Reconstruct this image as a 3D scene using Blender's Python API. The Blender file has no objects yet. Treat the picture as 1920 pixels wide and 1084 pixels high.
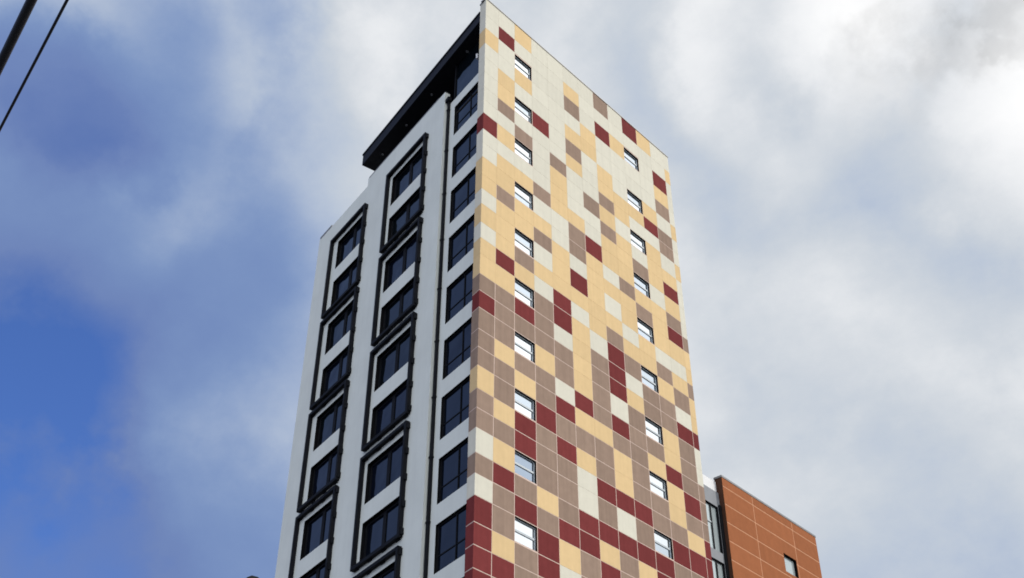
import bpy, bmesh, math, random
from mathutils import Vector, Matrix
R = math.radians
random.seed(7)
S = bpy.context.scene
C = S.collection

# ------------------------------------------------------------------ camera
GZ = 50.82                                   # height of the storey datum above the ground
cam_d = bpy.data.cameras.new('camera')
cam = bpy.data.objects.new('camera', cam_d)
C.objects.link(cam)
CAM = Vector((-29.053, -28.429, -49.221 + GZ))
YAW, PITCH, ROLL = 0.8310, 0.6700, 0.002
fw = Vector((math.sin(YAW)*math.cos(PITCH), math.cos(YAW)*math.cos(PITCH), math.sin(PITCH)))
rt = Vector((math.cos(YAW), -math.sin(YAW), 0))
up = rt.cross(fw)
rt2 = rt*math.cos(ROLL) + up*math.sin(ROLL)
up2 = up*math.cos(ROLL) - rt*math.sin(ROLL)
M = Matrix((rt2, up2, -fw)).transposed().to_4x4()
M.translation = CAM
cam.matrix_world = M
cam_d.sensor_width = 36.0
cam_d.lens = 36.0*2249.558/1920.0
cam_d.clip_end = 5000
S.camera = cam

# ------------------------------------------------------------------ light
SUN_AZ, SUN_EL = 140.0, 42.0                 # azimuth from +Y towards +X
sunv = Vector((math.sin(R(SUN_AZ))*math.cos(R(SUN_EL)), math.cos(R(SUN_AZ))*math.cos(R(SUN_EL)), math.sin(R(SUN_EL))))
sl = bpy.data.lights.new('sun', 'SUN')
sl.energy = 2.0
sl.angle = R(0.6)
sl.color = (1.0, 0.95, 0.87)
so = bpy.data.objects.new('sun', sl)
C.objects.link(so)
so.rotation_euler = (-sunv).to_track_quat('-Z', 'Y').to_euler()
S.view_settings.view_transform = 'Standard'
S.view_settings.look = 'None'
S.view_settings.exposure = -0.02
S.view_settings.gamma = 1.0
S.cycles.filter_width = 1.75                    # the photograph is a little soft

def build_world():
    w = bpy.data.worlds.new('World')
    S.world = w
    w.use_nodes = True
    nt = w.node_tree
    N, L = nt.nodes, nt.links
    N.clear()
    out = N.new('ShaderNodeOutputWorld')
    bg = N.new('ShaderNodeBackground')
    bg.inputs[1].default_value = 0.1
    L.new(bg.outputs[0], out.inputs[0])
    sky = N.new('ShaderNodeTexSky')
    sky.sky_type = 'NISHITA'
    sky.sun_disc = False
    sky.sun_elevation = R(SUN_EL)
    sky.sun_rotation = R(SUN_AZ)
    sky.air_density = 1.0
    sky.dust_density = 0.3
    sky.ozone_density = 2.0
    tc = N.new('ShaderNodeTexCoord')
    dirn = tc.outputs['Generated']
    def math_(op, a, b=None, clamp=False):
        n = N.new('ShaderNodeMath'); n.operation = op; n.use_clamp = clamp
        for i, v in enumerate((a, b)):
            if v is None: continue
            if hasattr(v, 'links'): L.new(v, n.inputs[i])
            else: n.inputs[i].default_value = v
        return n.outputs[0]
    def dot(v):
        n = N.new('ShaderNodeVectorMath'); n.operation = 'DOT_PRODUCT'
        L.new(dirn, n.inputs[0]); n.inputs[1].default_value = v
        return n.outputs['Value']
    def noise(scale, detail, rough, off, dist=0.0, stretch=None):
        mp = N.new('ShaderNodeMapping'); mp.inputs['Location'].default_value = off
        if stretch: mp.inputs['Scale'].default_value = stretch
        L.new(dirn, mp.inputs[0])
        n = N.new('ShaderNodeTexNoise'); n.inputs['Scale'].default_value = scale
        n.inputs['Detail'].default_value = detail; n.inputs['Roughness'].default_value = rough
        n.inputs['Distortion'].default_value = dist
        L.new(mp.outputs[0], n.inputs['Vector'])
        return n.outputs[0]
    def ramp(v, a, b, t0=0.0, t1=1.0, smooth=True):
        n = N.new('ShaderNodeMapRange'); n.interpolation_type = 'SMOOTHSTEP' if smooth else 'LINEAR'
        L.new(v, n.inputs[0])
        for i, x in enumerate((a, b, t0, t1)): n.inputs[i+1].default_value = x
        return n.outputs[0]
    def mix(f, a, b):
        n = N.new('ShaderNodeMix'); n.data_type = 'RGBA'
        L.new(f, n.inputs[0])
        for v, i in ((a, 6), (b, 7)):
            if hasattr(v, 'links'): L.new(v, n.inputs[i])
            else: n.inputs[i].default_value = (*v, 1)
        return n.outputs[2]
    # cloud: h runs from clear blue through thin veil to bright white; it grows towards the sun's side
    # of the sky, with banks and gaps each fixed in its own direction, ragged by a warp and by noise
    wn = N.new('ShaderNodeTexNoise'); wn.inputs['Scale'].default_value = 6.0; wn.inputs['Detail'].default_value = 6
    wn.inputs['Roughness'].default_value = 0.55
    L.new(dirn, wn.inputs['Vector'])
    ws = N.new('ShaderNodeVectorMath'); ws.operation = 'MULTIPLY_ADD'
    L.new(wn.outputs['Color'], ws.inputs[0]); ws.inputs[1].default_value = (0.02,)*3; ws.inputs[2].default_value = (-0.01,)*3
    wa = N.new('ShaderNodeVectorMath'); wa.operation = 'ADD'
    L.new(ws.outputs[0], wa.inputs[0]); L.new(dirn, wa.inputs[1])
    warped = wa.outputs[0]
    def wdot(v):
        n = N.new('ShaderNodeVectorMath'); n.operation = 'DOT_PRODUCT'
        L.new(warped, n.inputs[0]); n.inputs[1].default_value = v
        return n.outputs['Value']
    h = ramp(math_('ADD', math_('MULTIPLY', wdot((0.674, -0.739, 0.12)), 0.55), 0.62), 0.25, 0.92, 0.25, 0.92, smooth=False)
    for v, wd, amt in LOBES:
        h = math_('ADD', h, math_('MULTIPLY', ramp(wdot(v), math.cos(wd), 1.0), amt))
    big = noise(4.5, 9, 0.56, (3.1, 1.7, 0.4), 0.0)
    fine = noise(11.0, 9, 0.6, (0.3, 4.2, 7.7), 0.0)
    h = math_('ADD', h, math_('ADD', math_('MULTIPLY', math_('SUBTRACT', big, 0.5), 0.16), math_('MULTIPLY', math_('SUBTRACT', fine, 0.5), 0.16)))
    wisp = noise(16.0, 10, 0.66, (5.3, 2.2, 1.7), 0.0, (1.0, 0.7, 1.3))
    h = math_('ADD', h, math_('MULTIPLY', math_('SUBTRACT', wisp, 0.5), 0.17))
    cr = N.new('ShaderNodeValToRGB')
    L.new(math_('MULTIPLY', h, 1/1.3, clamp=True), cr.inputs[0])
    cr.color_ramp.interpolation = 'B_SPLINE'
    els = cr.color_ramp.elements
    stops = [(0.22, (1.55, 2.3, 4.8)), (0.46, (1.95, 2.95, 5.4)), (0.6, (2.95, 3.9, 6.0)), (0.74, (5.0, 5.75, 7.0)), (0.86, (5.9, 6.4, 7.0)), (1.0, (8.0, 8.2, 8.5)), (1.2, (10.6, 10.6, 10.6))]
    while len(els) < len(stops): els.new(0.5)
    for e_, (x, c) in zip(els, stops): e_.position = x/1.3; e_.color = (c[0]/11, c[1]/11, c[2]/11, 1)
    sc = N.new('ShaderNodeVectorMath'); sc.operation = 'SCALE'; sc.inputs['Scale'].default_value = 11.0
    L.new(cr.outputs[0], sc.inputs[0])
    # grey undersides of the cloud near the sun
    shade = None
    for v, wd, amt in SHADES:
        q = math_('MULTIPLY', ramp(wdot(v), math.cos(wd), 1.0), amt)
        shade = q if shade is None else math_('ADD', shade, q)
    shade = math_('MULTIPLY', shade, ramp(fine, 0.38, 0.62))
    keep = math_('SUBTRACT', 1.0, shade)
    sc2 = N.new('ShaderNodeVectorMath'); sc2.operation = 'SCALE'
    L.new(sc.outputs[0], sc2.inputs[0]); L.new(keep, sc2.inputs['Scale'])
    cover = ramp(h, -0.15, 0.22, smooth=False)
    # sunlit cloud round the sun, and an unseen bank added to brighten the shaded wall
    def add(col, f, gain, tintc):
        cmb = N.new('ShaderNodeCombineColor')
        for i, k in enumerate(tintc): L.new(math_('MULTIPLY', f, gain*k), cmb.inputs[i])
        g = N.new('ShaderNodeMix'); g.data_type = 'RGBA'; g.blend_type = 'ADD'; g.inputs[0].default_value = 1.0
        L.new(col, g.inputs[6]); L.new(cmb.outputs[0], g.inputs[7])
        return g.outputs[2]
    body = add(sc2.outputs[0], ramp(dot(tuple(sunv)), 0.86, 1.0), GLARE, (1.0, 0.98, 0.94))
    body = add(body, ramp(dot(WEST), 0.4, 1.0, smooth=False), WEST_GAIN, (1.0, 0.98, 0.93))
    tint = N.new('ShaderNodeMix'); tint.data_type = 'RGBA'; tint.blend_type = 'MULTIPLY'
    tint.inputs[0].default_value = 1.0
    L.new(sky.outputs[0], tint.inputs[6]); tint.inputs[7].default_value = (*SKY_TINT, 1)
    fin = mix(cover, tint.outputs[2], body)
    L.new(fin, bg.inputs[0])
GLARE = 9.5
WEST = tuple(Vector((-0.67, -0.47, 0.57)).normalized())
WEST_GAIN = 13.0
SKY_TINT = (0.75, 1.02, 1.68)
SHADES = [((0.671, 0.158, 0.724), 0.06, 0.13), ((0.688, 0.110, 0.717), 0.035, 0.10), ((0.677, 0.20, 0.708), 0.06, 0.06)]
LOBES = [
    ((0.304, 0.798, 0.520), 0.26, 0.090),
    ((0.573, 0.319, 0.755), 0.40, 0.086),
    ((0.457, 0.740, 0.494), 0.12, 0.064),
    ((0.253, 0.653, 0.714), 0.12, -0.334),
    ((0.323, 0.571, 0.755), 0.40, -0.088),
    ((0.741, 0.167, 0.650), 0.12, 0.211),
    ((0.848, 0.307, 0.432), 0.12, -0.104),
    ((0.427, 0.626, 0.652), 0.12, 0.058),
    ((0.617, 0.264, 0.742), 0.12, 0.231),
    ((0.505, 0.753, 0.422), 0.12, -0.043),
    ((0.338, 0.689, 0.642), 0.12, -0.005),
    ((0.241, 0.720, 0.651), 0.12, -0.297),
    ((0.320, 0.808, 0.494), 0.12, -0.233),
    ((0.444, 0.676, 0.588), 0.12, -0.059),
    ((0.374, 0.834, 0.406), 0.12, -0.325),
    ((0.622, 0.338, 0.706), 0.12, -0.060),
    ((0.645, 0.214, 0.734), 0.12, -0.111),
    ((0.330, 0.783, 0.527), 0.12, -0.151),
    ((0.760, 0.220, 0.612), 0.12, -0.091),
    ((0.830, 0.237, 0.505), 0.12, 0.093),
    ((0.728, 0.404, 0.554), 0.12, -0.015),
    ((0.175, 0.666, 0.725), 0.12, 0.044),
    ((0.816, 0.380, 0.436), 0.12, 0.119),
    ((0.404, 0.492, 0.771), 0.12, 0.107),
    ((0.275, 0.598, 0.753), 0.12, 0.098),
    ((0.508, 0.381, 0.773), 0.12, 0.041),
    ((0.573, 0.319, 0.755), 0.12, -0.091),
    ((0.771, 0.307, 0.557), 0.12, 0.065),
    ((0.233, 0.691, 0.684), 0.18, 0.287),
    ((0.398, 0.564, 0.723), 0.12, 0.115),
    ((0.467, 0.782, 0.414), 0.12, -0.093),
    ((0.308, 0.735, 0.605), 0.18, -0.174),
    ((0.828, 0.338, 0.449), 0.18, -0.108),
    ((0.474, 0.410, 0.779), 0.18, 0.131),
    ((0.457, 0.740, 0.494), 0.90, 0.095),
    ((0.233, 0.691, 0.684), 0.20, 0.089),
    ((0.830, 0.237, 0.505), 0.30, 0.018),
    ((0.338, 0.689, 0.642), 0.20, -0.092),
    ((0.617, 0.264, 0.742), 0.20, -0.049),
    ((0.416, 0.789, 0.453), 0.20, -0.042),
    ((0.323, 0.571, 0.755), 0.20, -0.128),
    ((0.474, 0.410, 0.779), 0.20, -0.024),
    ((0.251, 0.628, 0.737), 0.30, 0.128),
    ((0.308, 0.735, 0.605), 0.20, -0.048),
    ((0.278, 0.770, 0.574), 0.22, 0.05),
    ((0.242, 0.696, 0.676), 0.16, 0.05),
    ((0.748, 0.172, 0.641), 0.18, -0.16),
    ((0.685, 0.114, 0.720), 0.20, 0.138),
    ((0.733, 0.298, 0.611), 0.20, -0.255),
    ((0.338, 0.689, 0.642), 0.20, -0.126),
    ((0.735, 0.366, 0.571), 0.20, 0.133),
    ((0.334, 0.821, 0.463), 0.20, 0.080),
    ((0.275, 0.598, 0.753), 0.20, 0.052),
    ((0.427, 0.626, 0.652), 0.20, 0.062),
    ((0.467, 0.782, 0.414), 0.20, -0.051),
    ((0.714, 0.159, 0.682), 0.30, 0.115),
    ((0.457, 0.690, 0.561), 0.20, 0.044),
    ((0.771, 0.307, 0.557), 0.20, 0.001),
    ((0.685, 0.114, 0.720), 0.20, -0.018),
    ((0.798, 0.372, 0.473), 0.20, -0.047),
    ((0.427, 0.626, 0.652), 0.20, 0.040),
    ((0.830, 0.237, 0.505), 0.20, 0.057),
    ((0.701, 0.324, 0.635), 0.20, 0.058),
    ((0.617, 0.264, 0.742), 0.20, -0.074),
    ((0.597, 0.367, 0.714), 0.20, 0.039),
    ((0.338, 0.823, 0.457), 0.22, -0.20),
]
build_world()

# ------------------------------------------------------------------ materials
def material(name, col, rough=0.6, metal=0.0, spec=0.5, var=0.06, scale=3.0, bump=0.0, bscale=40.0, island=0.0, streak=0.0):
    m = bpy.data.materials.new(name)
    m.use_nodes = True
    nt = m.node_tree
    N, L = nt.nodes, nt.links
    b = N['Principled BSDF']
    b.inputs['Roughness'].default_value = rough
    b.inputs['Metallic'].default_value = metal
    b.inputs['Specular IOR Level'].default_value = spec
    tc = N.new('ShaderNodeTexCoord')
    nz = N.new('ShaderNodeTexNoise')
    nz.inputs['Scale'].default_value = scale
    nz.inputs['Detail'].default_value = 6
    L.new(tc.outputs['Object'], nz.inputs['Vector'])
    mr = N.new('ShaderNodeMapRange')
    mr.inputs[1].default_value = 0.3; mr.inputs[2].default_value = 0.7
    mr.inputs[3].default_value = 1 - var; mr.inputs[4].default_value = 1 + var
    L.new(nz.outputs[0], mr.inputs[0])
    val = mr.outputs[0]
    if streak:
        mp = N.new('ShaderNodeMapping'); mp.inputs['Scale'].default_value = (3.0, 3.0, 0.12)
        L.new(tc.outputs['Object'], mp.inputs[0])
        n2 = N.new('ShaderNodeTexNoise'); n2.inputs['Scale'].default_value = 1.6; n2.inputs['Detail'].default_value = 8
        L.new(mp.outputs[0], n2.inputs['Vector'])
        r2 = N.new('ShaderNodeMapRange'); r2.inputs[1].default_value = 0.35; r2.inputs[2].default_value = 0.65
        r2.inputs[3].default_value = 1 - streak; r2.inputs[4].default_value = 1.0
        L.new(n2.outputs[0], r2.inputs[0])
        mm = N.new('ShaderNodeMath'); mm.operation = 'MULTIPLY'
        L.new(val, mm.inputs[0]); L.new(r2.outputs[0], mm.inputs[1]); val = mm.outputs[0]
    if island:
        ge = N.new('ShaderNodeNewGeometry')
        r3 = N.new('ShaderNodeMapRange'); r3.inputs[3].default_value = 1 - island; r3.inputs[4].default_value = 1 + island
        L.new(ge.outputs['Random Per Island'], r3.inputs[0])
        mm = N.new('ShaderNodeMath'); mm.operation = 'MULTIPLY'
        L.new(val, mm.inputs[0]); L.new(r3.outputs[0], mm.inputs[1]); val = mm.outputs[0]
    mx = N.new('ShaderNodeMix'); mx.data_type = 'RGBA'; mx.blend_type = 'MULTIPLY'
    mx.inputs[0].default_value = 1.0
    mx.inputs[6].default_value = (*col, 1)
    L.new(val, mx.inputs[7])
    L.new(mx.outputs[2], b.inputs['Base Color'])
    if bump:
        nb = N.new('ShaderNodeTexNoise'); nb.inputs['Scale'].default_value = bscale; nb.inputs['Detail'].default_value = 4
        L.new(tc.outputs['Object'], nb.inputs['Vector'])
        bp = N.new('ShaderNodeBump'); bp.inputs['Strength'].default_value = bump; bp.inputs['Distance'].default_value = 0.02
        L.new(nb.outputs[0], bp.inputs['Height']); L.new(bp.outputs[0], b.inputs['Normal'])
    return m

def glass(name, col, rough, metal, spec, wob=0.02, room=None):
    m = bpy.data.materials.new(name)
    m.use_nodes = True
    nt = m.node_tree; N, L = nt.nodes, nt.links
    b = N['Principled BSDF']
    b.inputs['Base Color'].default_value = (*col, 1)
    b.inputs['Roughness'].default_value = rough
    b.inputs['Metallic'].default_value = metal
    b.inputs['Specular IOR Level'].default_value = spec
    tc = N.new('ShaderNodeTexCoord')
    nb = N.new('ShaderNodeTexNoise'); nb.inputs['Scale'].default_value = 0.9; nb.inputs['Detail'].default_value = 1
    L.new(tc.outputs['Object'], nb.inputs['Vector'])
    bp = N.new('ShaderNodeBump'); bp.inputs['Strength'].default_value = 1.0; bp.inputs['Distance'].default_value = wob
    L.new(nb.outputs[0], bp.inputs['Height']); L.new(bp.outputs[0], b.inputs['Normal'])
    return m

MT = dict(
    W=material('cream_panel', (0.72, 0.69, 0.58), 0.85, spec=0.03, var=0.03, island=0.03, bump=0.04, streak=0.045),
    Y=material('sand_panel', (0.76, 0.555, 0.30), 0.85, spec=0.03, var=0.03, island=0.04, bump=0.04, streak=0.05),
    B=material('taupe_panel', (0.335, 0.24, 0.185), 0.85, spec=0.03, var=0.06, island=0.07, bump=0.1, streak=0.12),
    R=material('maroon_panel', (0.20, 0.043, 0.043), 0.85, spec=0.03, var=0.06, island=0.09, bump=0.1, streak=0.10),
    joint=material('joint_backing', (0.66, 0.50, 0.42), 0.8),
    plaster=material('white_plaster', (0.735, 0.765, 0.715), 0.85, spec=0.1, var=0.04, scale=0.8, bump=0.08, bscale=60, streak=0.03),
    black=material('black_metal', (0.008, 0.0085, 0.011), 0.65, spec=0.12, var=0.2),
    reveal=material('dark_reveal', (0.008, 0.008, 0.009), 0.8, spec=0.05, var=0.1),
    navy=material('dark_cladding', (0.011, 0.012, 0.017), 0.6, spec=0.15, var=0.15),
    sash=material('grey_sash', (0.50, 0.55, 0.58), 0.5, var=0.05),
    grey=material('grey_metal', (0.27, 0.28, 0.30), 0.6, spec=0.2, var=0.06),
    coping=material('grey_coping', (0.22, 0.22, 0.23), 0.5, var=0.1),
    terra=material('terracotta_tile', (0.365, 0.133, 0.058), 0.85, spec=0.05, var=0.06, island=0.05, bump=0.15, bscale=25, streak=0.05),
    terra_shade=material('shaded_terracotta', (0.075, 0.035, 0.022), 0.7, spec=0.1),  # terracotta return with the shade of the recess put into its colour
    terrajoint=material('terracotta_joint', (0.66, 0.33, 0.18), 0.8),
    roof=material('roof_membrane', (0.25, 0.25, 0.26), 0.8),
    wall=material('rear_wall', (0.55, 0.54, 0.52), 0.8, streak=0.06),
    blueglass2=glass('blue_window_glass', (0.004, 0.006, 0.013), 0.05, 0.0, 0.40, 0.04, (0.075, 0.09, 0.12)),
    blueglass3=glass('blue_window_glass', (0.003, 0.005, 0.007), 0.03, 0.0, 0.40, 0.03, (0.018, 0.034, 0.05)),
    dimglass=glass('dim_window_glass', (0.30, 0.36, 0.44), 0.05, 0.85, 0.5, 0.03),
    softglass=glass('reflective_window_glass', (0.50, 0.56, 0.62), 0.05, 0.9, 0.5, 0.015),
    blueglass=glass('blue_window_glass', (0.003, 0.005, 0.010), 0.03, 0.0, 0.50, 0.02, (0.026, 0.052, 0.14)),
    bright=glass('reflective_window_glass', (0.72, 0.76, 0.79), 0.04, 0.9, 0.5, 0.012),
    pale=glass('pale_glass', (0.50, 0.57, 0.58), 0.06, 0.3, 0.5, 0.012),
    white=material('white_metal', (0.8, 0.8, 0.8), 0.4, var=0.02),
    asphalt=material('asphalt', (0.05, 0.05, 0.052), 0.9, var=0.2, scale=1.0, bump=0.2),
    paving=material('paving', (0.28, 0.27, 0.25), 0.85, var=0.12, scale=2.0),
    cable=material('cable_rubber', (0.015, 0.017, 0.025), 0.6),
)

# ------------------------------------------------------------------ mesh helpers
class MB:
    """collects faces with material keys and links them as one mesh object"""
    def __init__(self): self.v = []; self.f = []; self.m = []; self.keys = []
    def key(self, k):
        if k not in self.keys: self.keys.append(k)
        return self.keys.index(k)
    def face(self, pts, k):
        i = len(self.v); self.v += [tuple(p) for p in pts]
        self.f.append(tuple(range(i, i+len(pts)))); self.m.append(self.key(k))
    def solid(self, pts8, k):
        i = len(self.v); self.v += [tuple(p) for p in pts8]
        kk = self.key(k)
        for q in ((0, 3, 2, 1), (4, 5, 6, 7), (0, 1, 5, 4), (1, 2, 6, 5), (2, 3, 7, 6), (3, 0, 4, 7)):
            self.f.append(tuple(i+j for j in q)); self.m.append(kk)
    def box(self, fr, a0, a1, z0, z1, o0, o1, k):
        # fr maps (along, up, out) to the world
        self.solid([fr(a0, z0, o0), fr(a1, z0, o0), fr(a1, z0, o1), fr(a0, z0, o1),
                    fr(a0, z1, o0), fr(a1, z1, o0), fr(a1, z1, o1), fr(a0, z1, o1)], k)
    def tube(self, pts, r, k, n=10, caps=True):
        pts = [Vector(p) for p in pts]
        rings = []; kk = self.key(k)
        for i, p in enumerate(pts):
            t = (pts[min(i+1, len(pts)-1)] - pts[max(i-1, 0)]).normalized()
            a = t.cross(Vector((0, 0, 1)) if abs(t.z) < 0.9 else Vector((1, 0, 0))).normalized(); b = t.cross(a)
            rr = r[i] if isinstance(r, (list, tuple)) else r
            s = len(self.v)
            self.v += [tuple(p + a*rr*math.cos(2*math.pi*j/n) + b*rr*math.sin(2*math.pi*j/n)) for j in range(n)]
            rings.append(s)
        for s0, s1 in zip(rings, rings[1:]):
            for j in range(n):
                self.f.append((s0+j, s0+(j+1) % n, s1+(j+1) % n, s1+j)); self.m.append(kk)
        if caps:
            self.f.append(tuple(rings[0]+j for j in range(n))[::-1]); self.m.append(kk)
            self.f.append(tuple(rings[-1]+j for j in range(n))); self.m.append(kk)
    def sheet(self, fr, a0, a1, z0, z1, holes, out, k, depth=0.0, kr=None):
        """a flat wall with rectangular openings and, if depth, their reveals"""
        A = sorted({a0, a1, *[h[0] for h in holes], *[h[1] for h in holes]})
        Z = sorted({z0, z1, *[h[2] for h in holes], *[h[3] for h in holes]})
        A = [a for a in A if a0 <= a <= a1]; Z = [z for z in Z if z0 <= z <= z1]
        for p, q in zip(A, A[1:]):
            run = None
            for y, t in zip(Z, Z[1:]):
                ca, cz = (p+q)/2, (y+t)/2
                inside = any(h[0] < ca < h[1] and h[2] < cz < h[3] for h in holes)
                if not inside:
                    self.face([fr(p, y, out), fr(q, y, out), fr(q, t, out), fr(p, t, out)], k)
        if depth:
            for h in holes:
                c = [(h[0], h[2]), (h[1], h[2]), (h[1], h[3]), (h[0], h[3])]
                for (u, v), (u2, v2) in zip(c, c[1:]+c[:1]):
                    self.face([fr(u, v, out), fr(u2, v2, out), fr(u2, v2, out-depth), fr(u, v, out-depth)], kr or k)
    def build(self, name, parent=None, weld=False, fix=True):
        me = bpy.data.meshes.new(name)
        org = Vector((0, 0, 0))
        if parent is not None: org = WORLD[parent.name]
        me.from_pydata([tuple(Vector(v) - org) for v in self.v], [], self.f)
        for k in self.keys: me.materials.append(MT[k])
        for p, i in zip(me.polygons, self.m): p.material_index = i
        if fix:
            bm = bmesh.new(); bm.from_mesh(me)
            if weld: bmesh.ops.remove_doubles(bm, verts=bm.verts, dist=1e-5)
            bmesh.ops.recalc_face_normals(bm, faces=bm.faces)
            bm.to_mesh(me); bm.free()
        o = bpy.data.objects.new(name, me)
        C.objects.link(o)
        if parent is not None: o.parent = parent
        WORLD[o.name] = org
        return o

WORLD = {}
def thing(name, label, cat, loc, group=None):
    o = bpy.data.objects.new(name, None)
    o.empty_display_size = 0.5
    C.objects.link(o); o.location = loc
    WORLD[o.name] = Vector(loc)
    o['label'] = label; o['category'] = cat
    if group: o['group'] = group
    return o
def tag(o, label, cat, group=None):
    o['label'] = label; o['category'] = cat
    if group: o['group'] = group
def copy_part(o, loc, parent):
    """a copy of a part with copies of its sub-parts"""
    c = o.copy(); C.objects.link(c); c.parent = parent; c.location = loc
    for ch in o.children:
        d = ch.copy(); C.objects.link(d); d.parent = c
    return c

# facade frames: (along, height over the datum, out of the wall)
AL = R(12.5)
E = Vector((math.sin(AL), math.cos(AL), 0)); NL = Vector((-math.cos(AL), math.sin(AL), 0))
def FR(x, z, o): return Vector((x, -o, z + GZ))
def FL(s, z, o): return E*s + NL*o + Vector((0, 0, z + GZ))

# ------------------------------------------------------------------ ground
def ground():
    mb = MB(); mb.face([(-900, -900, 0), (900, -900, 0), (900, 900, 0), (-900, 900, 0)], 'asphalt')
    o = mb.build('road'); o['kind'] = 'structure'
    mb = MB()
    def FP(a, z, o_): return E*a + NL*o_ + Vector((0, 0, z))
    mb.box(FP, -3.5, 60, 0.004, 0.13, 0.05, 4.0, 'paving')
    o = mb.build('pavement_left'); o['kind'] = 'structure'
    mb = MB()
    def FQ(a, z, o_): return Vector((a, -o_, z))
    mb.box(FQ, 0.9, 60, 0.004, 0.134, 0.05, 3.5, 'paving')
    o = mb.build('pavement_front'); o['kind'] = 'structure'
ground()

# ------------------------------------------------------------------ the tower
W_TOT, S_TOT = 16.2, 17.83
ROOF = 2.74
tower = thing('apartment_tower', 'tall white apartment tower with a mosaic of cream, sand and maroon panels',
              'tower', (0, 0, 0))
COLS = [0, 1.0, 2.27, 3.63, 4.96, 6.29, 7.62, 8.96, 10.29, 11.62, 13.02, 14.35, 15.70, 16.2]
GRID = [
    'WW YWW WWW RWW YYW YWY YBR BBB YBB WBW RRR RRB',
    'WR WWY YBW YWY YBY YYR YBB BYB BYB YRB BYR BRB',
    'YW .YW .WB .WY .YY .BY .RB .BY .RR .BR .BB .RB',
    'WW WWW RWW WWB WYB WYW BBB YBB RBB BYB RRB BYR',
    'WW WWW WWB YYY WWY YYR RWB BWR BRB BBR YWB RBB',
    'WY BWY BYW WWY BBW RYW YYY YRY BYW WRR BBR RBY',
    'WW WYY WWW BWW RYY YYY WBB BBY BBR BRY RBB BRR',
    'BW RWW YYB YBY YWY WYB RRR WRB YYR WRB BRB YBR',
    'WW YWW WYY WYY YBY YWY BWY BBB BBR BRY RBR BRB',
    'RW .WW .YW .WB .YB .YY .BB .BY .BB .RR .BR .RB',
    'YW WWW YRW YYY WYY YWB YBB YYR YYB RBB RYB BRB',
    'WW RYB WBB WYR YBR YWY BWR BBB RBY RBB BRR YRB',
    'WY WWW YWW YWW WWB YYB YYR WWB BBR RBB RRB RBB',
]
GRID = [g.replace(' ', '') for g in GRID]
ROWS = [(1.43, ROOF), (0.37, 1.43), (-0.82, 0.37), (-1.92, -0.82), (-3.0, -1.92)]
k = 1
while len(ROWS) < len(GRID[0]):
    ROWS += [(-3*k-1.13, -3*k), (-3*k-2.06, -3*k-1.13), (-3*k-3.0, -3*k-2.06)]; k += 1
ROW_END = ROWS[-1][0]
WIN_H = 1.08
def right_windows():
    L = []
    for ci in (2, 9):
        for r, (z0, z1) in enumerate(ROWS):
            if GRID[ci][r] == '.':
                L.append((COLS[ci] + 0.02, COLS[ci+1] - 0.02, z0 + 0.05, z1 - 0.02 - (0.06 if r == 2 else 0)))
    return L
RW = right_windows()
STRIP = 0.55                                                  # width of the panelled return on the shaded side

def panels():
    mb = MB()
    J = 0.02                                                 # half a joint
    mb.sheet(FR, 0.02, W_TOT, ROW_END, ROOF, RW, -0.005, 'joint', 0.152, 'reveal')
    for ci in range(13):
        a0, a1 = COLS[ci], COLS[ci+1]
        for r, (z0, z1) in enumerate(ROWS):
            ch = GRID[ci][r]
            J = 0.022 if ch in 'BR' else 0.004
            l = a0 + (J if ci else 0); h = a1 - (J if ci < 12 else 0)
            if ch == '.': continue
            if ci == 0:
                # corner panel folds round onto the return: an L-shaped plate
                ct = 0.018
                P = [FR(h, 0, 0), FR(0, 0, 0), FL(STRIP, 0, 0)]
                Q = [FR(h, 0, -ct), Vector((ct*0.9, ct, GZ)), FL(STRIP, 0, -ct)]
                base = len(mb.v); kk = mb.key(ch)
                lo, hi = z0 + J, z1 - J
                for z in (lo, hi):
                    for p in P + Q: mb.v.append((p.x, p.y, z + GZ))
                b = base; t = base + 6
                for f in ((b, b+1, t+1, t), (b+1, b+2, t+2, t+1), (b+3, t+3, t+4, b+4), (b+4, t+4, t+5, b+5),
                          (b, t, t+3, b+3), (b+2, b+5, t+5, t+2), (b, b+3, b+4, b+1), (b+1, b+4, b+5, b+2),
                          (t, t+1, t+4, t+3), (t+1, t+2, t+5, t+4)):
                    mb.f.append(f); mb.m.append(kk)
            else:
                mb.box(FR, l, h, z0 + J, z1 - J, -0.018, 0.0, ch)
    # backing of the return, its inner cheek, and the plain wall below the mosaic
    XB = Vector((0.4, 0.02, 0))
    def corner_block(zl, zh, o, kk):
        c = Vector((-o*0.9, -o, 0))
        e = FL(STRIP - 0.003, 0, o); e.z = 0
        P = [c, e, e + XB, Vector((0.4, -o + 0.004, 0))]
        mb.solid([(p.x, p.y, zl + GZ) for p in P] + [(p.x, p.y, zh + GZ) for p in P], kk)
    corner_block(ROW_END, ROOF, -0.006, 'joint')
    mb.sheet(FR, 0.0, W_TOT, -GZ, ROW_END - 0.002, [], -0.004, 'B')
    corner_block(-GZ, ROW_END - 0.002, -0.004, 'B')
    return mb.build('panel_cladding', tower)
panels()

def cap():
    mb = MB()
    mb.box(FR, -0.03, W_TOT + 0.03, ROOF + 0.002, ROOF + 0.07, -0.35, 0.03, 'coping')
    mb.box(FL, -0.02, STRIP + 0.02, ROOF + 0.002, ROOF + 0.075, -0.05, 0.03, 'coping')
    return mb.build('parapet_cap', tower)
cap()

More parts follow.
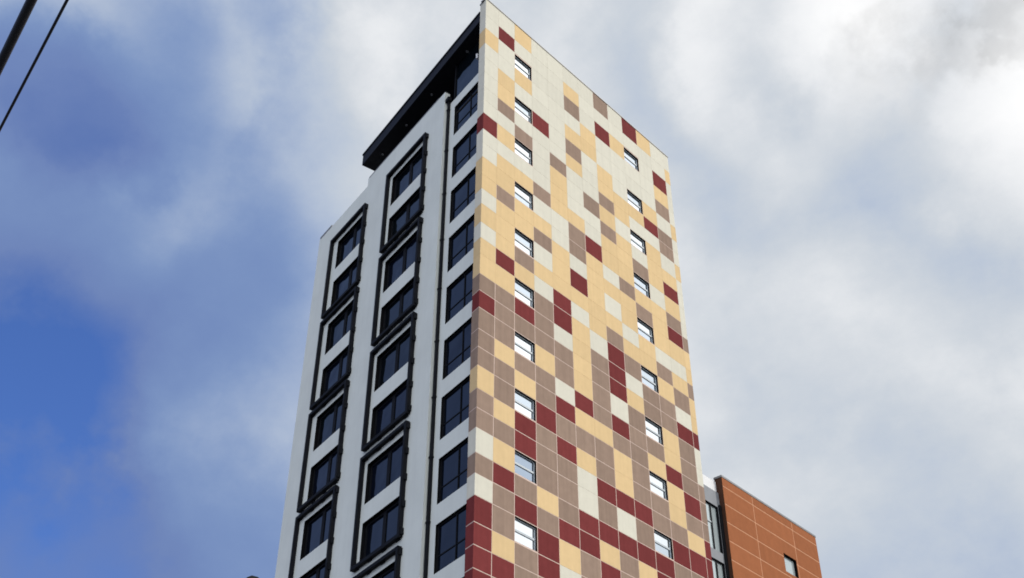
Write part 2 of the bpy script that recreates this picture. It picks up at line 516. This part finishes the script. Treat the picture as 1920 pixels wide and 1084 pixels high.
# windows of the panelled wall: frame with a mid rail, two panes
def panel_window(x0, x1, z0, z1, tilt=None):
    mb = MB(); fw_, d0, d1 = 0.045, -0.155, -0.105
    mb.box(FR, x0, x1, z0, z0 + fw_, d0, d1, 'sash')
    mb.box(FR, x0, x1, z1 - fw_, z1, d0, d1, 'sash')
    mb.box(FR, x0, x0 + fw_, z0 + fw_, z1 - fw_, d0, d1, 'sash')
    mb.box(FR, x1 - fw_, x1, z0 + fw_, z1 - fw_, d0, d1, 'sash')
    zm = z0 + (z1 - z0)*0.5
    mb.box(FR, x0 + fw_, x1 - fw_, zm - 0.045, zm + 0.045, d0, d1 + 0.01, 'sash')
    w = mb.build('window', tower)
    for lo, hi in ((z0 + fw_, zm - 0.045), (zm + 0.045, z1 - fw_)):
        g = MB()
        ty = 0.0
        a, b = FR(x0 + fw_, lo, -0.13), FR(x1 - fw_, lo, -0.13)
        c, d = FR(x1 - fw_, hi, -0.13), FR(x0 + fw_, hi, -0.13)
        if tilt:
            dy = Vector((0, tilt, 0)); b = b + dy; c = c + dy; a = a - dy; d = d - dy
        dim = x0 < 5 and -26 < z0 < -25
        if dim: w['label'] = 'window with darker blue grey panes'
        g.face([a, b, c, d], 'dimglass' if dim else random.choice(['bright', 'softglass', 'softglass']) if lo > zm else random.choice(['bright', 'bright', 'softglass']))
        g.build('pane', w, fix=False)
    return w
for x0, x1, z0, z1 in RW:
    if z1 < -30.5: continue
    t = 0.0
    panel_window(x0, x1, z0, z1, t)

# shaded side: white plaster wall with its openings
SZ = [(-2.75 - 3.02*i) for i in range(15)]                    # window heads of the strip beside the corner
SH = [(0.62, 3.13, z - 2.12, z) for z in SZ if z - 2.12 > -48]
MID = [(5.55, 8.98, -3.46 - 3*i - 2.07, -3.46 - 3*i) for i in range(14)]
LEF = [(11.72, 15.12, -3.76 - 3*i - 2.07, -3.76 - 3*i) for i in range(14)]
SD = -0.24                                                    # the corner strip stands back
WALL_S = 3.78
def plaster():
    mb = MB()
    mb.sheet(FL, STRIP - 0.002, WALL_S, -GZ, -2.12, SH, SD, 'plaster', 0.10, 'reveal')
    mb.face([FL(STRIP, -2.12, SD), FL(WALL_S, -2.12, SD), FL(WALL_S, -2.12, SD - 0.3), FL(STRIP, -2.12, SD - 0.3)], 'plaster')
    top1, top2 = -1.17, -1.74
    mb.sheet(FL, WALL_S, 12.0, -GZ, top1, MID + [h for h in LEF if h[0] < 12.0], 0.0, 'plaster')
    mb.sheet(FL, 12.0, S_TOT, -GZ, top2, LEF, 0.0, 'plaster')
    for h in MID + LEF:
        c = [(h[0], h[2]), (h[1], h[2]), (h[1], h[3]), (h[0], h[3])]
        for (u, v), (u2, v2) in zip(c, c[1:]+c[:1]):
            mb.face([FL(u, v, 0), FL(u2, v2, 0), FL(u2, v2, -0.20), FL(u, v, -0.20)], 'reveal')
    # cheek at the strip, parapet thickness
    mb.face([FL(WALL_S, -GZ, 0), FL(WALL_S, top1, 0), FL(WALL_S, top1, -0.3), FL(WALL_S, -GZ, -0.3)], 'plaster')
    for s0, s1, t in ((WALL_S, 12.0, top1), (12.0, S_TOT, top2)):
        mb.face([FL(s0, t, 0), FL(s1, t, 0), FL(s1, t, -0.3), FL(s0, t, -0.3)], 'plaster')
        mb.face([FL(s0, t, -0.3), FL(s1, t, -0.3), FL(s1, t - 2.5, -0.3), FL(s0, t - 2.5, -0.3)], 'plaster')
    mb.face([FL(12.0, top2, 0), FL(12.0, top1, 0), FL(12.0, top1, -0.3), FL(12.0, top2, -0.3)], 'plaster')
    mb.face([FL(S_TOT, -GZ, 0), FL(S_TOT, top2, 0), FL(S_TOT, top2, -0.3), FL(S_TOT, -GZ, -0.3)], 'plaster')
    return mb.build('plaster_wall', tower)
plaster()

def dark_window(h, out, mull, f, transom=False, par=tower):
    s0, s1, z0, z1 = h
    mb = MB(); d0, d1 = out - 0.06, out
    mb.box(FL, s0, s1, z0, z0 + f, d0, d1, 'black'); mb.box(FL, s0, s1, z1 - f, z1, d0, d1, 'black')
    mb.box(FL, s0, s0 + f, z0 + f, z1 - f, d0, d1, 'black'); mb.box(FL, s1 - f, s1, z0 + f, z1 - f, d0, d1, 'black')
    for m_, w_ in mull:
        mb.box(FL, m_ - w_, m_ + w_, z0 + f, z1 - f, d0, d1 + 0.006, 'black')
    if transom:
        zt = z0 + (z1 - z0)*0.36
        mb.box(FL, s0 + f, s1 - f, zt - 0.025, zt + 0.025, d0 + 0.01, d1 - 0.01, 'black')
    w = mb.build('window', par)
    g = MB()
    o = out - 0.035
    g.face([FL(s0 + f, z0 + f, o), FL(s1 - f, z0 + f, o), FL(s1 - f, z1 - f, o), FL(s0 + f, z1 - f, o)], random.choice(['blueglass', 'blueglass', 'blueglass2', 'blueglass3']))
    g.build('pane', w, fix=False)
    return w
LOW = -31.5
for h in SH:
    if h[3] > LOW: dark_window(h, SD - 0.10, [(1.75, 0.022)], 0.07, True)
for h in MID:
    if h[3] > LOW: dark_window(h, -0.18, [(7.3, 0.13)], 0.13)
for h in LEF:
    if h[3] > LOW: dark_window(h, -0.18, [(13.4, 0.13)], 0.13)
# blind glass behind the openings further down
def lower_glass():
    for L_, o in ((SH, SD - 0.12), (MID, -0.19), (LEF, -0.19)):
        for h in L_:
            if h[3] <= LOW:
                mb = MB(); mb.face([FL(h[0], h[2], o), FL(h[1], h[2], o), FL(h[1], h[3], o), FL(h[0], h[3], o)], 'blueglass')
                mb.build('window', tower, fix=False)
    for x0, x1, z0, z1 in RW:
        if z1 < -30.5:
            mb = MB(); mb.face([FR(x0, z0, -0.12), FR(x1, z0, -0.12), FR(x1, z1, -0.12), FR(x0, z1, -0.12)], 'bright')
            mb.build('window', tower, fix=False)
lower_glass()

# black projecting surrounds, each round two storeys of windows
def surround(s0, s1, z0, z1):
    mb = MB(); t, dp = 0.16, 0.20
    mb.box(FL, s0, s0 + t, z0, z1, 0.01, dp, 'black')
    mb.box(FL, s1 - t, s1, z0, z1, 0.01, dp, 'black')
    mb.box(FL, s0 + t, s1 - t, z1 - t, z1, 0.01, dp, 'black')
    mb.box(FL, s0 + t, s1 - t, z0, z0 + t, 0.01, dp, 'black')
    # fixing lugs against the wall
    for i in range(5):
        z = z0 + 0.25 + (z1 - z0 - 0.5)*i/4
        mb.box(FL, s0 - 0.08, s0 - 0.002, z - 0.15, z + 0.15, 0.002, 0.15, 'black')
        mb.box(FL, s1 + 0.002, s1 + 0.05, z - 0.14, z + 0.14, 0.002, 0.06, 'black')
    for i in range(4):
        s = s0 + 0.3 + (s1 - s0 - 0.6)*i/3
        mb.box(FL, s - 0.16, s + 0.16, z1 - t - 0.05, z1 - t - 0.002, 0.004, 0.08, 'black')
        mb.box(FL, s - 0.16, s + 0.16, z0 - 0.05, z0 - 0.002, 0.004, 0.08, 'black')
    return mb.build('window_surround', tower)
for i in range(5): surround(5.33, 9.40, -8.62 - 6*i, -3.02 - 6*i)
for i in range(5): surround(11.73, 15.79, -9.02 - 6*i, -3.32 - 6*i)

# black downpipe in the step between strip and wall
def downpipe_or_shade_gap():
    mb = MB()
    mb.box(FL, 3.56, 3.70, -GZ, -2.0, SD + 0.01, SD + 0.13, 'black')
    for i in range(16):
        z = -2.6 - 3*i
        mb.box(FL, 3.53, 3.73, z - 0.04, z + 0.04, SD + 0.004, SD + 0.15, 'black')
    mb.box(FL, 3.46, 3.77, -2.0, -1.75, SD + 0.003, SD + 0.22, 'black')
    return mb.build('downpipe_or_shade_gap', tower)
downpipe_or_shade_gap()

# roof canopy over the recessed top storey
def canopy():
    mb = MB()
    def zt(s): return 2.22 - 0.043*s
    def zb(s): return 1.50 - 0.056*s
    s0, s1 = STRIP + 0.004, 13.05
    i0, i1 = 0.0, -6.0
    X6 = Vector((6, 0, 0))                                     # the right end runs along the panelled wall
    P = [FL(s0, zb(s0), i0) + X6, FL(s1, zb(s1), i1), FL(s1, zb(s1), i0), FL(s0, zb(s0), i0),
         FL(s0, zt(s0), i0) + X6, FL(s1, zt(s1), i1), FL(s1, zt(s1), i0), FL(s0, zt(s0), i0)]
    mb.solid(P, 'navy')
    # thin metal edge along the top of the fascia
    Q = [FL(s0, zt(s0) - 0.1, 0.003), FL(s1 + 0.03, zt(s1) - 0.1, 0.003), FL(s1 + 0.03, zt(s1) - 0.1, 0.04), FL(s0, zt(s0) - 0.1, 0.04),
         FL(s0, zt(s0) + 0.03, 0.003), FL(s1 + 0.03, zt(s1) + 0.03, 0.003), FL(s1 + 0.03, zt(s1) + 0.03, 0.04), FL(s0, zt(s0) + 0.03, 0.04)]
    mb.solid(Q, 'black')
    c = mb.build('roof_canopy', tower)
    # small downlights in the soffit
    for s in (2.6, 6.2, 8.9, 11.6):
        d = MB(); z = zb(s)
        d.tube([FL(s, z - 0.05, -0.55), FL(s, z - 0.002, -0.55)], 0.07, 'grey', 12)
        d.build('downlight', c)
    return c
canopy()

def penthouse():
    mb = MB()
    zb = 1.5
    # glazing beside the corner, and the set-back front behind the parapet
    mb.box(FL, STRIP + 0.01, 3.72, -2.5, 1.28, SD - 0.42, SD - 0.36, 'blueglass3')
    for s in (STRIP + 0.05, 3.70):
        mb.box(FL, s - 0.04, s + 0.04, -2.5, 1.28, SD - 0.355, SD - 0.30, 'black')
    mb.box(FL, 3.74, 12.2, -3.2, 0.8, -1.75, -1.7, 'navy')
    mb.box(FL, 3.74, 3.80, -3.2, 1.28, -1.69, SD - 0.36, 'navy')
    mb.box(FL, 12.2, 12.26, -3.2, 0.8, -5.0, -1.7, 'navy')
    return mb.build('penthouse_front', tower)
penthouse()

def lamp():
    mb = MB()
    p = FL(1.16, -0.62, -0.28)
    mb.tube([p + Vector((0, 0, -0.17)), p + Vector((0, 0, 0.17))], [0.06, 0.075], 'white', 12)
    mb.box(FL, 1.10, 1.22, -0.70, -0.54, -0.58, -0.35, 'grey')
    mb.build('wall_lamp', tower)
lamp()

def edge_coping():
    mb = MB()
    mb.box(FL, 16.3, S_TOT - 0.1, -1.738, -1.60, -0.1, 0.02, 'coping')
    mb.build('wall_coping', tower)
    mb = MB()
    mb.box(FL, WALL_S + 0.6, 11.9, -1.168, -1.12, -0.3, 0.015, 'coping')
    mb.build('wall_coping', tower)
edge_coping()

def rear():
    mb = MB()
    a = FL(S_TOT, 0, -0.3); b = Vector((W_TOT, 19.0, 0))
    top = 2.2
    def q(p, r_, z0, z1): return [(p.x, p.y, z0 + GZ), (r_.x, r_.y, z0 + GZ), (r_.x, r_.y, z1 + GZ), (p.x, p.y, z1 + GZ)]
    a = Vector((a.x, a.y, 0)); c = Vector((W_TOT, 0.02, 0))
    mb.face(q(a, b, -GZ, -1.75), 'wall'); mb.face(q(b, c, -GZ, top), 'wall')
    mb.face([FL(STRIP, -3.2, -0.31), FL(S_TOT, -3.2, -0.31), (b.x, b.y, -3.2 + GZ), (c.x, c.y, -3.2 + GZ)], 'roof')
    # roof of the top storey and the back of the parapet wall
    mb.face([FL(STRIP, 1.9, -1.0), FL(12.0, 1.3, -1.8), (W_TOT, 12.0, 1.3 + GZ), (W_TOT, 0.4, 1.9 + GZ)], 'roof')
    mb.face([FR(0.4, -3.2, -0.36), FR(W_TOT, -3.2, -0.36), FR(W_TOT, ROOF, -0.36), FR(0.4, ROOF, -0.36)], 'wall')
    mb.build('rear_walls', tower)
rear()

# ------------------------------------------------------------------ terracotta building behind on the right
terra = thing('terracotta_building', 'orange terracotta tiled building with thin pale joints behind the right edge of the mosaic tower', 'building', (22, 5, 0))
TX0, TX1, TT = 17.97, 27.05, -18.72
def terracotta():
    mb = MB()
    xs = [TX0, 20.75, 24.57, TX1]
    zs = [TT, -19.22]
    while zs[-1] > -GZ + 1: zs.append(zs[-1] - 1.015)
    win = [(23.2, 24.45, -22.06, -21.03), (23.2, 24.45, -28.2, -27.1)]
    mb.sheet(FR, TX0 + 0.03, TX1 - 0.01, -GZ, TT, win, -0.006, 'terrajoint', 0.16, 'reveal')
    J = 0.027
    for a0, a1 in zip(xs, xs[1:]):
        for z1, z0 in zip(zs, zs[1:]):
            l, h = (a0 if a0 == TX0 else a0 + J), (a1 if a1 == TX1 else a1 - J)
            cuts = [w for w in win if w[0] < h and w[1] > l and w[2] < z1 - J and w[3] > z0 + J]
            zz = [(z0 + J, z1 - J)]
            if not cuts: mb.box(FR, l, h, z0 + J, z1 - J, -0.02, 0.0, 'terra')
            else:
                w = cuts[0]
                if w[0] > l: mb.box(FR, l, w[0], z0 + J, z1 - J, -0.02, 0.0, 'terra')
                if w[1] < h: mb.box(FR, w[1], h, z0 + J, z1 - J, -0.02, 0.0, 'terra')
                a, b = max(w[0], l), min(w[1], h)
                if z1 - J > w[3]: mb.box(FR, a, b, w[3], z1 - J, -0.02, 0.0, 'terra')
                if z0 + J < w[2]: mb.box(FR, a, b, z0 + J, w[2], -0.02, 0.0, 'terra')
    # left return and flank
    def q(y0, y1, z0, z1, x, k_): mb.face([(x, y0, z0 + GZ), (x, y1, z0 + GZ), (x, y1, z1 + GZ), (x, y0, z1 + GZ)], k_)
    q(0.0, 0.45, -GZ, TT, TX0, 'terra_shade'); q(0.45, 12, -GZ, TT - 0.9, TX0 + 0.1, 'wall'); q(0.0, 12, -GZ, TT, TX1, 'terra')
    mb.face([(TX0 + 0.1, 12, 0), (TX1, 12, 0), (TX1, 12, TT + GZ), (TX0 + 0.1, 12, TT + GZ)], 'wall')
    mb.face([(TX0 + 0.1, 0.3, TT - 0.9 + GZ), (TX1, 0.3, TT - 0.9 + GZ), (TX1, 12, TT - 0.9 + GZ), (TX0 + 0.1, 12, TT - 0.9 + GZ)], 'roof')
    pass
    mb.face([(TX0, 0.45, TT - 0.9 + GZ), (TX1, 0.45, TT - 0.9 + GZ), (TX1, 0.45, TT + GZ), (TX0, 0.45, TT + GZ)], 'navy')
    mb.build('tiled_wall', terra)
    cp = MB()
    cp.box(FR, TX0 - 0.03, TX1 + 0.03, TT + 0.002, TT + 0.11, -0.47, 0.02, 'coping')
    cp.build('coping', terra)
    for x0, x1, z0, z1 in win:
        w = MB(); f = 0.05
        w.box(FR, x0, x1, z1 - f, z1, -0.17, -0.12, 'black'); w.box(FR, x0, x1, z0, z0 + f, -0.17, -0.12, 'sash')
        w.box(FR, x0, x0 + f, z0 + f, z1 - f, -0.17, -0.12, 'sash'); w.box(FR, x1 - f, x1, z0 + f, z1 - f, -0.17, -0.12, 'black')
        wo = w.build('window', terra)
        g = MB(); g.face([FR(x0 + f, z0 + f, -0.15), FR(x1 - f, z0 + f, -0.15), FR(x1 - f, z1 - f, -0.15), FR(x0 + f, z1 - f, -0.15)], 'pale')
        g.build('pane', wo, fix=False)
terracotta()

# ------------------------------------------------------------------ grey glazed link between the two
link = thing('glazed_link_block', 'narrow grey stair block with tall dark framed windows squeezed between mosaic tower and terracotta building', 'building', (17, 3, 0))
def link_block():
    D = -0.30
    x0, x1 = W_TOT + 0.03, TX0 - 0.003
    tops = [-20.42 - 3.07*i for i in range(9)]
    wx0, wx1 = 16.82, 17.62
    holes = [(16.66, 17.76, z - 2.55, z) for z in tops if z - 2.55 > -GZ]
    mb = MB()
    mb.sheet(FR, x0, x1, -GZ, -19.55, holes, D, 'grey', 0.14, 'black')
    mb.face([(x0, 0.3, -19.55 + GZ), (x1, 0.3, -19.55 + GZ), (x1, 8, -19.55 + GZ), (x0, 8, -19.55 + GZ)], 'roof')
    mb.face([(x0, 8, 0), (x1, 8, 0), (x1, 8, -19.55 + GZ), (x0, 8, -19.55 + GZ)], 'wall')
    mb.build('grey_wall', link)
    for a, b, z0, z1 in holes:
        if z1 < -30: continue
        w = MB(); f = 0.06; d0, d1 = D - 0.14, D - 0.07
        w.box(FR, a, b, z1 - f, z1, d0, d1, 'black'); w.box(FR, a, b, z0, z0 + f, d0, d1, 'black')
        w.box(FR, a, a + f, z0 + f, z1 - f, d0, d1, 'black'); w.box(FR, b - f, b, z0 + f, z1 - f, d0, d1, 'black')
        m_ = a + 0.52
        w.box(FR, m_ - 0.05, m_ + 0.05, z0 + f, z1 - f, d0, d1 + 0.004, 'black')
        zr = z0 + (z1 - z0)*0.6
        w.box(FR, a + f, m_ - 0.05, zr - 0.04, zr + 0.04, d0, d1, 'sash')
        wo = w.build('window', link)
        for p, q_ in ((a + f, m_ - 0.05), (m_ + 0.05, b - f)):
            g = MB(); g.face([FR(p, z0 + f, D - 0.11), FR(q_, z0 + f, D - 0.11), FR(q_, z1 - f, D - 0.11), FR(p, z1 - f, D - 0.11)], 'pale')
            g.build('pane', wo, fix=False)
    # roof guard of white glass
    b = MB(); b.box(FR, 17.80, 17.955, -GZ, -20.3, D + 0.004, D + 0.1, 'black'); b.build('downpipe_or_shade_gap', link)  # black strip standing in for the shadow gap beside the terracotta
    g = MB()
    g.box(FR, x0 + 0.1, x1 - 0.12, -19.54, -18.95, -0.36, -0.32, 'white')
    g.build('roof_guard', link)
link_block()

# ------------------------------------------------------------------ overhead cables
def cable(a, b, r, label):
    a, b = Vector(a), Vector(b); d = (b - a).normalized()
    p0, p1 = a - d*22, b + d*38
    pts = []
    mid = (a + b)/2; L_ = (p1 - p0).length
    for i in range(41):
        p = p0.lerp(p1, i/40)
        t = (p - mid).dot(d)/30
        p.z += 0.35*t*t
        pts.append(p)
    mb = MB(); mb.tube(pts, r, 'cable', 8)
    o = mb.build('overhead_cable')
    tag(o, label, 'cable', 'overhead cables above the street')
    for p in o.data.polygons: p.use_smooth = True
cable((-27.95, -24.41, CAM.z + 4.5), (-27.845, -23.93, CAM.z + 4.5), 0.0225, 'thick black overhead cable crossing the extreme top left corner of the sky')
cable((-27.30, -22.80, CAM.z + 6.5), (-26.99, -21.37, CAM.z + 6.5), 0.0105, 'thin dark overhead cable running beside a much thicker one at upper left')

# ------------------------------------------------------------------ street lamp
def street_lamp():
    ray = Vector((0.54345866, 0.78695323, 0.43405099))
    tip = CAM + ray*17.5
    base = Vector((tip.x + 0.4, tip.y + 1.6, 0))
    t = thing('street_lamp', 'dark street lamp head just showing left of the white tower wall', 'street lamp', base)
    mb = MB()
    top = Vector((base.x, base.y, tip.z - 0.35))
    mb.tube([base, base + Vector((0, 0, 1.2)), base + Vector((0, 0, 1.25)), top], [0.11, 0.11, 0.075, 0.05], 'black', 12)
    mb.build('pole', t)
    mb = MB()
    e = tip + Vector((0.05, 0.25, -0.14))
    mb.tube([top, top.lerp(e, 0.4) + Vector((0, 0, 0.12)), e], 0.03, 'black', 10)
    mb.build('arm', t)
    mb = MB()
    d = (Vector((tip.x, tip.y, 0)) - Vector((base.x, base.y, 0))).normalized(); s = Vector((d.y, -d.x, 0))
    c = e + d*0.05
    U = Vector((0, 0, 1))
    prof = [(-0.15, 0.0), (-0.13, 0.05), (-0.06, 0.095), (0.06, 0.095), (0.13, 0.05), (0.15, 0.0)]
    for y0, y1, k0, k1 in ((-0.25, 0.0, 0.6, 1.0), (0.0, 0.3, 1.0, 0.8)):
        A = [c + d*y0 + s*p*k0 + U*q*k0 for p, q in prof]; B_ = [c + d*y1 + s*p*k1 + U*q*k1 for p, q in prof]
        n = len(prof)
        for i in range(n): mb.face([A[i], A[(i+1) % n], B_[(i+1) % n], B_[i]], 'navy')
        mb.face(A, 'navy'); mb.face(B_[::-1], 'navy')
    h = mb.build('lamp_head', t)
    mb = MB(); mb.tube([c + U*0.09, c + U*0.14, c + U*0.15], [0.04, 0.04, 0.025], 'navy', 10)
    mb.build('photocell', h)
street_lamp()
